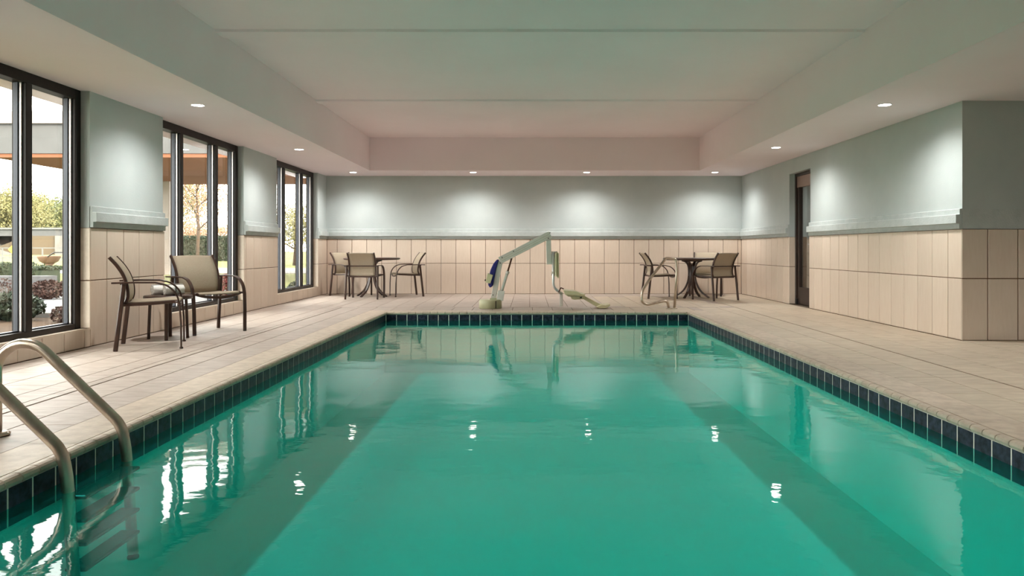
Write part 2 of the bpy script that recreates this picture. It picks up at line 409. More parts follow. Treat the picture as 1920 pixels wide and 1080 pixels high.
while x < PX1 - .3:
    nose(x + NL / 2, PY1, math.pi / 2); x += NL
for cx, rz in ((PX0, math.pi), (PX1, 0)): pass
# flat coping slabs behind the nose (a foot wide), one by one
def slab(x0, x1, y0, y1):
    piece('coping_slab', pool, 'nose', (x0 + x1) / 2, (y0 + y1) / 2, -.06, x1 - x0 - .004, y1 - y0 - .004, .126, '+z', .004)
y = PY1 + .98
while y > 6:
    slab(-7.83, PX0 - .155, y - 1.4, y)
    if y > 8: slab(PX1 + .155, 8.62, y - 1.4, y)
    y -= 1.4
x = PX0 - .155
while x < PX1 + .1:
    b = min(x + 1.0, PX1 + .155); slab(x, b, PY1 + .155, PY1 + .97); x = b
wm = MB()
NX, NY = 2, 2
wm.add([(PX0 - .03, PY0 - .03, ZW), (PX1 + .03, PY0 - .03, ZW), (PX1 + .03, PY1 + .03, ZW), (PX0 - .03, PY1 + .03, ZW)], [(0, 1, 2, 3)])
tag(wm.build('pool_water', 'water'), 'calm green pool water with soft reflections', 'water', kind='stuff')

# ---------------------------------------------------------------- ceiling
ce = MB()
for x0, x1, y0, y1 in ((-16, TX0, YN - 1, 52), (TX1, XFAR + 1, YN - 1, 52), (TX0, TX1, TY1, 52), (TX0, TX1, YN - 1, TY0)):
    ce.box(x0, x1, y0, y1, ZS, ZT + .4)
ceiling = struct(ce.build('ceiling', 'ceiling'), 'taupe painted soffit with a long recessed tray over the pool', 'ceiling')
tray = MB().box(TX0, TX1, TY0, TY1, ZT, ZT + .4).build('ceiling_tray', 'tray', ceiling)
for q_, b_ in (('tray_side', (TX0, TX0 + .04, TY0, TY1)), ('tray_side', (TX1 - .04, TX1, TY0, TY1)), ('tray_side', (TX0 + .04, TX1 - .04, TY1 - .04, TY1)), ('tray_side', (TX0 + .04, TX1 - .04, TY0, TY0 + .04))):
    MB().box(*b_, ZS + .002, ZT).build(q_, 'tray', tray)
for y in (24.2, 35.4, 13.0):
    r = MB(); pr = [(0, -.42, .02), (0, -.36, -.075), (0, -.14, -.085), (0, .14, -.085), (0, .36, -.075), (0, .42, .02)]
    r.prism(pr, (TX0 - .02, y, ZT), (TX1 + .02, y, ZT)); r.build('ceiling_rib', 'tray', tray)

# ---------------------------------------------------------------- rail profile
RAIL = [(0.0, 4.38), (.09, 4.36), (.09, 4.18), (.215, 4.17), (.215, 3.88), (.11, 3.87), (.11, 3.70), (0.0, 3.70)]
def rail(parent, side, plane, a, b):
    mb = MB()
    if side == '+x': mb.prism([(plane + p, 0, z) for p, z in RAIL], (0, a, 0), (0, b, 0))
    elif side == '-x': mb.prism([(plane - p, 0, z) for p, z in RAIL], (0, a, 0), (0, b, 0))
    else: mb.prism([(0, plane - p, z) for p, z in RAIL], (a, 0, 0), (b, 0, 0))
    return mb.build('chair_rail', 'rail', parent, bevel=.012)

# ---------------------------------------------------------------- back wall
PL = .05   # plaster face sits this far behind the tile face
wb = MB().box(XL - 2, XR + 2, YB + PL, YB + 1, ZTILE, ZS + .3).box(XL - 2, XR + 2, YB + TP - .004, YB + 1, -.5, ZTILE)
def split_wall(name, up, low, label):
    r = empty(name); struct(r, label, 'wall')
    for b in up: MB().box(*b).build('plaster_wall', 'plaster', r)
    for b in low: MB().box(*b).build('tile_backing', 'grout', r)
    return r
wall_back = split_wall('wall_back', [(XL - 1, XR + 1, YB + PL, YB + 1, ZTILE, ZS)], [(XL - 1, XR + 1, YB + TP - .006, YB + 1, -.5, ZTILE)],
                       'end wall of pale green plaster over beige tile wainscot')
tile_run(wall_back, '-y', YB, joints(XL, XR, -12.93), [0, ZROW, ZTILE])
rail(wall_back, '-y', YB + PL, XL - .04, XR + .04)

# ---------------------------------------------------------------- right wall with door, and the wall facing the camera at the corner
DY0, DY1, DZ = 38.27, 41.25, 7.15
WR = XR + PL; RB = XR + TP - .006
wall_right = split_wall('wall_right',
    [(WR, XR + 1.0, YC + PL, DY0 - PL, ZTILE, ZS), (WR, XR + 1.0, DY1 + PL, YB + 1, ZTILE, ZS), (WR, XR + 1, DY0 - PL, DY1 + PL, DZ, ZS)],
    [(RB, XR + 1.0, YC + TP, DY0 - TP, -.5, ZTILE), (RB, XR + 1.0, DY1 + TP, YB + 1, -.5, ZTILE)],
    'right wall of pale green plaster over beige tile with doorway')
tile_run(wall_right, '-x', XR, joints(YC, DY0, 25.59), [0, ZROW, ZTILE])
tile_run(wall_right, '-x', XR, joints(DY1, YB, 42.2), [0, ZROW, ZTILE])
rail(wall_right, '-x', WR, YC + PL, DY0 - PL); rail(wall_right, '-x', WR, DY1 + PL, YB + PL)
tile_run(wall_right, '-y', DY1, [XR, XR + .42], [0, ZROW, ZTILE]); tile_run(wall_right, '+y', DY0, [XR, XR + .42], [0, ZROW, ZTILE])
wall_corner = split_wall('wall_corner', [(XR + 1, XFAR + 1, YC + PL, YC + 1, ZTILE, ZS)], [(XR + 1, XFAR + 1, YC + TP, YC + 1, -.5, ZTILE)],
                         'short wall at far right facing the pool end, darker green plaster over large tiles')
MB().box(WR + .001, XFAR, YC + PL - .018, YC + PL + .1, ZTILE + .01, 4.35).build('flush_rail_band', 'rail', wall_corner)
tile_run(wall_corner, '-y', YC, joints(XR, XFAR, 15.17)[:7], [0, ZROW, ZTILE], gap=.03)
for nme, bx, lab in (('wall_far_right', (XFAR, XFAR + 1, YN, YC + 1), 'plain plaster wall closing the wide side of the room'),
                     ('wall_near', (-16, XFAR + 1, YN - 1, YN), 'plain plaster wall behind the pool')):
    struct(MB().box(*bx, -.5, ZS + .3).build(nme, 'plaster'), lab, 'wall')

# door
door = empty('door_1', (0, 0, 0)); struct(door, 'dark bronze glazed door in the right wall', 'door')
dx = XR + .34
f = MB().box(dx, dx + .35, DY0 - .03, DY0 + .17, 0, DZ).box(dx, dx + .35, DY1 - .17, DY1 + .03, 0, DZ).box(dx, dx + .35, DY0, DY1, DZ - .16, DZ + .02)
MB().box(dx, dx + .35, DY0 - .03, DY0 + .17, 0, DZ).build('door_jamb', 'doorframe', door, bevel=.01)
MB().box(dx, dx + .35, DY1 - .17, DY1 + .03, 0, DZ).build('door_jamb', 'doorframe', door, bevel=.01)
MB().box(dx, dx + .35, DY0 + .17, DY1 - .17, DZ - .16, DZ + .01).build('door_head', 'doorframe', door)
MB().box(dx + .05, dx + .3, DY0 + .17, DY1 - .17, 6.38, DZ - .17).build('top_rail', 'doorhead', door, bevel=.01)
MB().box(dx + .06, dx + .28, DY0 + .18, DY1 - .18, .03, .95).build('kick_rail', 'doorframe', door, bevel=.01)
for a, b in ((DY0 + .18, DY0 + .45), (DY1 - .45, DY1 - .18)): MB().box(dx + .06, dx + .28, a, b, .95, 6.38).build('stile', 'doorframe', door, bevel=.01)
tag(MB().box(dx + .15, dx + .18, DY0 + .45, DY1 - .45, .95, 6.38).build('pane', 'glass', door), 'clear glass pane of door')
h = MB().tube([(dx + .06, DY0 + .32, 3.25), (dx - .12, DY0 + .32, 3.25), (dx - .12, DY0 + .75, 3.25)], .035, 8); h.build('door_handle', 'bead', door)
MB().box(dx - .03, dx + .06, DY1 - .3, DY1 - .16, .02, .3).build('pivot_hinge', 'black', door)
# corridor behind the door
cor = empty('wall_corridor'); struct(cor, 'tiled corridor seen through the glass door', 'wall')
MB().box(21, 21.5, 34, 47, ZTILE, ZS).build('plaster_wall', 'plaster', cor); MB().box(20.95, 21.5, 34, 47, -.02, ZTILE).build('tiled_wainscot', 'walltile', cor)
MB().box(XR + 1, 21, 46.6, 47, -.02, ZTILE).build('tiled_wainscot', 'walltile', cor); MB().box(XR + 1, 21, 46.62, 47, ZTILE, ZS).build('plaster_wall', 'plaster', cor)
MB().box(XR + 1, 21, 34, 34.4, -.02, ZS).build('plaster_wall', 'plaster', cor)
MB().box(XR + .7, 21.5, 34, 47, -.5, -.015).build('corridor_floor', 'floortile', cor)

# ---------------------------------------------------------------- left wall: piers, sills, windows
SILL = .56; XW = -13.92     # sill height; plane of the window frame's room face
piers = [(10.70, 15.45, 11.5), (23.25, 28.00, 24.16), (35.81, 40.60, 36.06), (48.37, YB + 1, 49.3), (-9.0, 2.9, -8.4)]
wall_left = empty('wall_left'); struct(wall_left, 'window wall of pale green plaster piers over beige tile', 'wall')
for k, (a, b, j) in enumerate(piers):
    e = b if b < YB else YB + 1
    p = MB().box(XL - .76, XL - PL, a + PL, e - (PL if b < YB else 0), ZTILE, ZS).build('pier', 'plaster', wall_left)
    MB().box(XL - .76, XL - TP + .006, a + TP, e - (TP if b < YB else 0), -.5, ZTILE).build('tile_backing', 'grout', p)
    if a > 5:
        if k != 0:
            tile_run(p, '+x', XL, joints(a, min(b, YB), j), [0, ZROW, ZTILE])
            tile_run(p, '-y', a, [XW - .02, XL], [SILL, ZROW, ZTILE], 'walltile_pale')
        tile_run(p, '+y', b, [XW - .02, XL], [SILL, ZROW, ZTILE], 'walltile_pale') if b < YB else None
        rail(p, '+x', XL - PL, a + PL, (b - PL) if b < YB else YB + PL)
        # flush rail on the window return
        MB().box(XW, XL - PL, a + .03, a + PL + .2, ZTILE + .005, 4.35).build('return_band', 'rail', p)
wins = [(15.45, 23.25), (28.0, 35.81), (40.60, 48.37), (2.9, 10.7)]
wlab = ['large bronze-framed window nearest the camera, overlooking a roadway', 'bronze-framed window behind the armchairs, autumn tree outside', 'bronze-framed window nearest the end wall', 'bronze-framed window beyond the left edge']
for k, (a, b) in enumerate(wins):
    sl = MB().box(XL - .76, XL - TP + .006, a, b, -.5, SILL - .03).build('sill_backing', 'grout', wall_left)
    if k < 3:
        tile_run(sl, '+x', XL, joints(a, b, a + .5), [0, SILL], name='sill_tile')
        tile_run(sl, '+x', XL + .0, [a, b], [SILL, SILL], name='sill_tile')
        q = a
        while q < b - .1:
            r_ = min(q + 1.95, b); piece('sill_cap', sl, 'walltile_pale', (XW + XL) / 2 - .0, (q + r_) / 2, SILL - .012, XL - XW, r_ - q - .01, .03, '+z', .004); q = r_
    win = empty('window_%d' % (k + 1)); struct(win, wlab[k], 'window')
    z0, z1 = SILL + .003, ZS
    FD = .40     # frame depth
    FW = .27
    def bar(nm, y0, y1, za, zb, m='winframe', x0=XW - FD, x1=XW):
        return MB().box(x0, x1, y0, y1, za, zb).build(nm, m, win, bevel=.012)
    bar('frame_jamb', a - .02, a + FW, z0, z1); bar('frame_jamb', b - FW, b + .02, z0, z1)
    bar('frame_sill', a + FW, b - FW, z0, z0 + .17); bar('frame_head', a + FW, b - FW, z1 - .3, z1)
    mids = [a + 2.05, a + 5.42]
    for m_ in mids: bar('mullion', m_ - .13, m_ + .13, z0 + .17, z1 - .3)
    edges = [a + FW] + [v for m_ in mids for v in (m_ - .13, m_ + .13)] + [b - FW]
    for i in range(0, 6, 2):
        p0, p1 = edges[i], edges[i + 1]
        # bead on the near side of the bar at the far edge of each pane, plus gaskets
        bar('glazing_bead', p1 - .05, p1 - .001, z0 + .17, z1 - .3, 'bead', XW - .17, XW - .10)
        bar('gasket', p1 - .09, p1 - .001, z0 + .17, z1 - .3, 'gasket', XW - .30, XW - .171)
        bar('gasket', p0 + .001, p0 + .05, z0 + .17, z1 - .3, 'gasket', XW - .30, XW - .171)
        bar('gasket', p0 + .05, p1 - .09, z0 + .17, z0 + .21, 'gasket', XW - .30, XW - .171)
        MB().box(XW - .25, XW - .235, p0 + .01, p1 - .01, z0 + .17, z1 - .3).build('pane', 'glass', win)

# ---------------------------------------------------------------- downlights
def downlight(x, y, label, watts=90):
    r = empty('downlight', (x, y, ZS)); tag(r, label, 'downlight', 'recessed ceiling downlights')
    MB().lathe([(.20, .02), (.235, -.0), (.24, -.012), (.225, -.022), (.205, -.018), (.20, .0)], n=28).build('trim_ring', 'trimring', r)
    MB().lathe([(.2, -.004), (.2, -.012), (.15, -.022), (.02, -.026)], n=28).build('lens', 'lens', r)
    ld = bpy.data.lights.new('downlight_beam', 'SPOT'); ld.energy = watts; ld.color = (1, .985, .955)
    ld.spot_size = math.radians(152); ld.spot_blend = 1.0; ld.shadow_soft_size = .05
    lo = bpy.data.objects.new('downlight_beam', ld); COL.objects.link(lo); lo.parent = r; lo.location = (0, 0, -.09 * S)
DL = [(-11.3, 25.56, 'recessed round downlight over the armchairs by the windows'), (-11.34, 36.94, 'recessed round downlight above the pier between the middle and far windows'),
      (-11.27, 48.0, 'recessed round downlight in the far left corner of the soffit'), (-3.59, 48.0, 'recessed round downlight on end wall, second from the left corner'),
      (3.69, 48.0, 'recessed round downlight on end wall, second from the right corner'), (11.9, 48.0, 'recessed round downlight in the far right corner of the soffit'),
      (11.95, 36.26, 'recessed round downlight beside the glazed door'), (12.1, 25.5, 'recessed round downlight at right nearest the wall corner'),
      (-11.3, 14.2, 'recessed round downlight on the left soffit just above the view'), (12.1, 14.3, 'recessed round downlight on the right soffit just above the view'),
      (-11.3, 3.0, 'recessed round downlight on the left soffit beside the viewer'), (12.1, 3.0, 'recessed round downlight on the right soffit beside the viewer')]
DL += [(19.5, 14.3, 'added fill downlight over the unseen side bay, lightening the corner wall'), (18.2, 40.0, 'added fill downlight brightening the corridor behind the glass door')]  # two added fill lamps: one lightens the corner wall, one the corridor
for a in DL: downlight(*a)

# ---------------------------------------------------------------- sling armchair (front = +y)
def make_armchair():
    r = empty('sling_armchair')
    HW, BW = .97, .80
    back = smooth_path([(0, -1.06, 2.78), (0, -.85, 2.52), (0, -.68, 2.22), (0, -.59, 1.9), (0, -.575, 1.6), (0, -.66, 1.36)], 4)
    for s in (-1, 1):
        MB().tube([(s * HW, -.88, 0), (s * (HW - .03), -.66, 1.99)], 0, flat=(.125, .10, (0, 1, 0))).build('rear_leg', 'bronze', r)
        arm = [(s * HW, -.98, 2.02), (s * (HW + .02), -.4, 2.03)] + [Vector((s * (HW + .02), 0, 0)) + v for v in
               smooth_path([(0, .18, 2.02), (0, .5, 1.92), (0, .74, 1.68), (0, .84, 1.38)], 5)] + [(s * (HW + .01), .88, .8), (s * HW, .89, 0)]
        MB().tube(arm, 0, flat=(.13, .05, (1, 0, 0))).build('arm_and_front_leg', 'bronze', r)
        MB().tube([Vector((s * BW, 0, 0)) + p for p in back], 0, flat=(.10, .08, (0, 1, 0))).build('back_rail', 'bronze', r)
        MB().tube([(s * BW, -.68, 1.36), (s * BW, 0, 1.38), (s * BW, .80, 1.43)], 0, flat=(.10, .08, (0, 0, 1))).build('seat_rail', 'bronze', r)
        MB().tube([(s * BW, .70, 1.42), (s * HW, .82, 1.42)], .04, 6).build('seat_bracket', 'bronze', r)
        MB().tube([(s * BW, -.64, 1.40), (s * HW, -.70, 1.42)], .045, 6).build('seat_bracket', 'bronze', r)
    MB().tube(smooth_path([(-.84, .80, 1.42), (-.5, .82, 1.33), (0, .83, 1.29), (.5, .82, 1.33), (.84, .80, 1.42)], 4), 0, flat=(.10, .07, (0, 0, 1))).build('front_apron', 'bronze', r)
    MB().tube([(-.84, -.66, 1.36), (.84, -.66, 1.36)], 0, flat=(.09, .07, (0, 0, 1))).build('rear_crossbar', 'bronze', r)
    MB().tube([(-.95, -.74, 2.0), (.95, -.74, 2.0)], 0, flat=(.07, .04, (0, 0, 1))).build('back_crossbar', 'bronze', r)
    def sheet(pts, wd, th, sag):
        mb = MB(); nx = 8; vs = []; P = [Vector(p) for p in pts]
        for side in (0, 1):
            for i, p in enumerate(P):
                d = (P[min(i + 1, len(P) - 1)] - P[max(i - 1, 0)]).normalized(); nn = Vector((0, -d.z, d.y))
                for j in range(nx + 1):
                    u = j / nx * 2 - 1; q = p + nn * (th * (side - .5) - sag * (1 - u * u)); vs.append((u * wd, q.y, q.z))
        R, C = len(P), nx + 1; o = R * C; fs = []
        for i in range(R - 1):
            for j in range(nx):
                a = i * C + j; fs += [(a, a + 1, a + C + 1, a + C), (o + a, o + a + C, o + a + C + 1, o + a + 1)]
        for i in range(R - 1):
            for a in (i * C, i * C + nx): fs.append((a, a + C, o + a + C, o + a))
        for j in range(nx):
            for a in (j, (R - 1) * C + j): fs.append((a, a + 1, o + a + 1, o + a))
        mb.add(vs, fs, True); return mb
    bk = smooth_path([(0, -1.04, 2.76), (0, -.84, 2.52), (0, -.67, 2.22), (0, -.58, 1.9), (0, -.57, 1.6), (0, -.63, 1.43)], 3)
    sheet(bk, BW - .03, .03, -.035).build('back_sling', 'sling', r)
    sheet([(0, -.62, 1.43), (0, -.3, 1.43), (0, .1, 1.445), (0, .5, 1.465), (0, .74, 1.475), (0, .83, 1.45), (0, .84, 1.40)], BW - .02, .03, .03).build('seat_sling', 'sling', r)
    for s in (-1, 1):
        for y in (-.88, .89):
            MB().lathe([(.05, 0), (.055, .01), (.05, .05)], (s * HW, y, 0), 8).build('foot_glide', 'black', r)
    return r
proto = make_armchair()
CH = [(-11.78, 23.37, .92, .38, 'bronze sling armchair seen in profile, left of the towel table', 'armchairs beside the towel table'),
      (-11.80, 27.45, .80, -.60, 'bronze sling armchair facing the pool, right of the towel table', 'armchairs beside the towel table'),
      (-11.62, 48.85, .84, -.54, 'sling chair in the far left corner, facing out from behind the table', 'chairs at the left round table'),
      (-10.02, 45.75, .03, 1.0, 'sling chair seen from behind, pushed up to the left round table', 'chairs at the left round table'),
      (-7.9, 48.3, -.93, -.36, 'sling chair right of the left round table, facing left', 'chairs at the left round table'),
      (8.05, 46.45, .99, .06, 'sling chair left of the right round table, behind the grab rail', 'chairs at the right round table'),
      (11.1, 44.65, -.50, .86, 'sling chair seen from behind, nearest at the right round table', 'chairs at the right round table'),
      (11.5, 48.7, -.28, -.96, 'pale-backed sling chair behind the right round table, against the end wall', 'chairs at the right round table')]
for i, (x, y, fx, fy, lab, grp) in enumerate(CH):
    o = proto if i == 0 else copy_tree(proto)
    o.location = (x * S, y * S, 0); o.rotation_euler.z = math.atan2(fy, fx) - math.pi / 2; tag(o, lab, 'chair', grp)

# ---------------------------------------------------------------- round dining tables
def make_dining_table():
    r = empty('round_table')
    MB().lathe([(1.60, 2.33), (1.70, 2.34), (1.76, 2.37), (1.78, 2.41), (1.76, 2.455), (1.70, 2.47)], n=48).build('table_top', 'bronze', r)
    MB().lathe([(.62, 2.25), (.64, 2.27), (.64, 2.33)], n=24).build('mounting_ring', 'bronze', r)
    for k in range(4):
        a = math.radians(45 + 90 * k); u = Vector((math.cos(a), math.sin(a), 0)); z = Vector((0, 0, 1)); sd_ = z.cross(u)
        pts = smooth_path([u * .62 + z * 2.28, u * .40 + z * 2.20, u * .24 + z * 1.95, u * .20 + z * 1.45, u * .30 + z * .9, u * .62 + z * .38, u * 1.12 + z * .025], 5)
        MB().tube(pts, 0, flat=(.17, .08, sd_)).build('curved_leg', 'bronze', r)
    MB().lathe([(.2, 1.35), (.23, 1.36), (.23, 1.44), (.2, 1.45)], n=20).build('centre_ring', 'bronze', r)
    return r
t0 = make_dining_table(); t0.location = Vector((-10.03, 47.85, 0)) * S; t0.rotation_euler.z = .35
tag(t0, 'round bronze patio table in the far left corner', 'table', 'round patio tables')
t1 = copy_tree(t0); t1.location = Vector((10.15, 46.7, 0)) * S; t1.rotation_euler.z = .15
tag(t1, 'round bronze patio table at far right behind the grab rail', 'table', 'round patio tables')

# ---------------------------------------------------------------- towel side table and towels
st = empty('side_table', (-12.22, 25.38, 0)); tag(st, 'small round bronze side table between the two armchairs', 'table')
MB().lathe([(.68, 1.335), (.74, 1.34), (.76, 1.36), (.76, 1.44), (.745, 1.465), (.70, 1.47)], n=40).build('table_top', 'bronze', st)
for k in range(4):
    a = math.radians(20 + 90 * k); c, s_ = math.cos(a), math.sin(a)
    MB().tube([(c * .55, s_ * .55, 1.35), (c * .60, s_ * .60, 0)], 0, flat=(.11, .09, (-s_, c, 0))).build('leg', 'bronze', st)
def towel(x, y, rz, ln, rad, label):
    r = empty('rolled_towel', (x, y, 1.486), rz); tag(r, label, 'towel', 'rolled towels on the side table')
    # spiral sheet swept along local x
    sp = []; turns = 3.2; n = 64
    for i in range(n + 1):
        t = i / n; a = t * turns * 2 * math.pi; q = rad * (.12 + .88 * t) * (1 + .03 * math.sin(a * 2.3))
        sp.append((math.cos(a) * q, math.sin(a) * q * .96 + rad))
    mb = MB(); L = ln / 2; vs = []; fs = []; th = rad * .115
    for i, (py, pz) in enumerate(sp):
        dy, dz = py, pz - rad; m = math.hypot(dy, dz) or 1; ny, nz = dy / m * th, dz / m * th
        e = .012 * math.sin(i * 1.7)
        for sx in (-L - e, -L * .4, L * .4, L + e):
            b = 1.0 if abs(sx) > L * .6 else 1.03
            vs.append((sx, (py + ny) * b, rad + (pz + nz - rad) * b))
        for sx in (-L - e, -L * .4, L * .4, L + e): vs.append((sx, py - ny, pz - nz))
    for i in range(n):
        o = i * 8; q = o + 8
        for j in range(3): fs += [(o + j, o + j + 1, q + j + 1, q + j), (o + 4 + j, q + 4 + j, q + 5 + j, o + 5 + j)]
        fs += [(o, q, q + 4, o + 4), (o + 3, o + 7, q + 7, q + 3)]
    lo = min(v[2] for v in vs); vs = [(a, b, c - lo) for a, b, c in vs]
    mb.add(vs, fs, True); mb.build('terry_roll', 'towel', r)
    c = rad - lo
    MB().tube([(0, math.cos(a) * rad * 1.16, c + math.sin(a) * rad * 1.07) for a in (2 * math.pi * i / 24 for i in range(25))], .014, 6, cap=False).build('band', 'black', r)
towel(-12.42, 25.36, math.radians(45), .62, .17, 'rolled white towel with dark band, left one on the side table')
towel(-11.95, 25.22, math.radians(43), .60, .175, 'rolled white towel with dark band, right one on the side table')

# ---------------------------------------------------------------- pool ladder
lad = empty('pool_ladder', (0, 0, 0)); tag(lad, 'brushed steel pool ladder with two arched handrails and submerged treads', 'ladder')
for y in (10.6, 12.15):
    top = arc((-8.17, y, 1.03), .47, 46, 180, 14)
    path = [(-6.42, y, -1.9), (-6.52, y, -.40)] + [tuple(p) for p in rounded_path([(-6.54, y, -.2), (-6.60, y, .17), top[0]], [.26])][:-1]
    path += [tuple(p) for p in top] + [(-8.64, y, .6), (-8.64, y, 0)]
    MB().tube(path, .083, 16).build('handrail', 'steel', lad)
    MB().lathe([(.15, 0), (.19, .01), (.2, .04), (.17, .06), (.09, .075)], (-8.64, y, 0), 24).build('flange', 'steel', lad)
    MB().lathe([(.09, 0), (.09, .04), (.05, .07)], (-6.42, y, -1.98), 12).build('rail_bumper', 'black', lad)
for z in (-.47, -.80, -1.14, -1.5):
    MB().box(-6.60, -6.28, 10.63, 12.12, z - .06, z).build('tread', 'tread', lad, bevel=.03)

# ---------------------------------------------------------------- figure-four grab rail at the far end
gr = empty('grab_rail', (0, 0, 0)); tag(gr, 'bent steel grab rail standing at the far right corner of the pool', 'handrail')
gy = 37.95
pts = [(7.36, gy, 0), (7.49, gy, 1.97), (7.43, gy, 2.52), (6.93, gy - .05, 2.57), (5.94, gy - .2, 1.32), (5.66, gy - .25, .86), (5.68, gy - .25, .35), (5.94, gy - .2, .22), (6.98, gy - .05, .43), (7.08, gy, 0)]
MB().tube(rounded_path(pts, [.3, .10, .10, .3, .3, .22, .2, .2]), .068, 14).build('bent_tube', 'steel', gr)
for x in (7.36, 7.08): MB().lathe([(.13, 0), (.15, .01), (.15, .03), (.075, .05)], (x, gy, 0), 20).build('flange', 'steel', gr)

# ---------------------------------------------------------------- pool lift
LY = 38.25; K = FPX / 37.7
lift = empty('pool_lift', ((918.5 - VPX) / K, LY, 0)); tag(lift, 'grey pool lift with angled arm, folded seat and footrest', 'pool lift')
def q(x, y, d=0): return ((x - 918.5) / K, d, (580.5 - y) / K)
MB().lathe([(.56, 0), (.585, .02), (.575, .36), (.55, .43), (.50, .455)], n=40).build('base_cover', 'liftbase', lift)
MB().box(.28, .32, -.53, -.47, .03, .4).build('cover_seam', 'black', lift)
MB().box(*[v for v in (-.02, .32, -.16, .16, .44, .53)]).build('pivot_plate', 'liftbase', lift, bevel=.02)
def plank(name, a, b, wd, thick, m, d=0, bev=.015):
    a = Vector(a); b = Vector(b); dr = (b - a).normalized(); nn = Vector((-dr.z, 0, dr.x)) * wd / 2
    mb = MB().prism([a + nn, a - nn, b - nn, b + nn], (0, d - thick / 2, 0), (0, d + thick / 2, 0)); return mb.build(name, m, lift, bevel=bev)
plank('mast', q(924, 562), q(937, 491), .26, .26, 'liftgrey')
arm = plank('lift_arm', q(936.5, 489.5), q(1032.5, 440), .36, .30, 'liftgrey')
for off in (-.05, .05):
    a, b = Vector(q(940, 488.5)), Vector(q(1030, 442)); dr = (b - a).normalized(); nn = Vector((-dr.z, 0, dr.x))
    a += nn * off; b += nn * off
    MB().prism([a + nn * .008, a - nn * .008, b - nn * .008, b + nn * .008], (0, -.157, 0), (0, -.145, 0)).build('arm_groove', 'liftbase', arm)
for x, y in ((1031.5, 437), (1028.5, 447.5), (962.5, 472), (941, 484), (937.5, 494.5), (923.7, 555)):
    p = q(x, y, -.165); MB().tube([p, (p[0], -.12, p[2])], .028, 10).build('bolt', 'black', lift)
plank('hanger_post', q(1029, 446), q(1030, 497), .25, .22, 'liftgrey')
plank('hanger_bracket', q(1034, 497), q(1034, 477), .18, .18, 'liftgrey')
for d in (-.12, .12):
    MB().tube(rounded_path([q(1038, 474, d), q(1038.3, 541, d), q(1054, 553, d)], [.28]), .066, 12).build('seat_pipe', 'liftpipe', lift)
MB().tube([q(1035, 474, 0), q(1046, 474, 0)], .05, 8).build('top_bracket', 'liftgrey', lift)
MB().tube(rounded_path([q(1042, 475, -.5), q(1046.5, 475, -.5), q(1047, 521, -.5), q(1045, 521, -.5)], .06), .035, 8).build('armrest', 'liftseat', lift)
MB().tube(rounded_path([q(1042, 475, .5), q(1046.5, 475, .5), q(1047, 521, .5), q(1045, 521, .5)], .06), .035, 8).build('armrest', 'liftseat', lift)
MB().box(q(1041, 0)[0], q(1044.5, 0)[0], -.6, .6, (580.5 - 519) / K, (580.5 - 476) / K).build('seat_back', 'liftseat', lift, bevel=.03)
MB().tube([q(1036, 512, -.2), q(1036, 517, .2)], .05, 8).build('pipe_clamp', 'liftgrey', lift)
plank('support_leg', q(1053, 550), q(1053, 576.5), .16, .12, 'liftgrey')
def side_poly(name, pts, d0, d1, m, bev=.02):
    return MB().prism([q(x, y) for x, y in pts], (0, d0, 0), (0, d1, 0)).build(name, m, lift, bevel=bev)
side_poly('seat_pan', [(1057, 545), (1080, 547), (1090, 551.5), (1097, 552.5), (1095, 556), (1059, 553)], -.75, .75, 'liftseat')
side_poly('seat_underframe', [(1060, 553), (1096, 556), (1088, 558), (1065, 557)], -.5, .5, 'liftbase')
side_poly('footrest_hinge', [(1071, 559), (1078, 556), (1097, 556), (1096, 562), (1078, 563.5), (1072, 562)], -.4, .4, 'liftseat')
side_poly('footrest_arm', [(1090, 560), (1096, 556), (1128, 573), (1121, 578)], -.16, .16, 'liftseat')
side_poly('foot_plate', [(1119, 576.5), (1128, 572.5), (1136, 573.5), (1144, 571), (1144, 574), (1137, 579.3), (1124, 579.3)], -.55, .55, 'liftseat')
p = q(1089.5, 558.5, -.43); MB().tube([p, (p[0], -.38, p[2])], .06, 10).build('hinge_knob', 'black', lift)
MB().tube([q(1048, 549, -.3), q(1052, 541, -.3), q(1057, 543, -.2)], .035, 8).build('seat_latch', 'rust', lift)
plank('actuator_housing', q(936.5, 565.5), q(939.5, 547), .34, .28, 'liftwhite')
MB().tube([q(940, 548), q(950.5, 513)], .075, 12).build('actuator_tube', 'liftwhite', lift)
MB().tube([q(950, 515), q(952, 510)], .095, 12).build('actuator_collar', 'liftgrey', lift)
MB().tube([q(951, 512), q(959, 485)], .045, 10).build('actuator_rod', 'rust', lift)
side_poly('battery_cover', [(934.8, 488), (931, 487.5), (924, 496), (919, 507), (916, 520), (914.5, 536), (918, 541.5), (923, 538), (926.5, 522), (930, 505)], -.22, .22, 'blue', .05)
side_poly('control_box', [(914, 513.5), (924, 517), (919, 533), (909.5, 531)], -.34, .1, 'cream', .02)
p = q(907.8, 527, -.1); MB().tube([p, (p[0] + .09, -.1, p[2] - .0)], .035, 10).build('control_knob', 'black', lift)

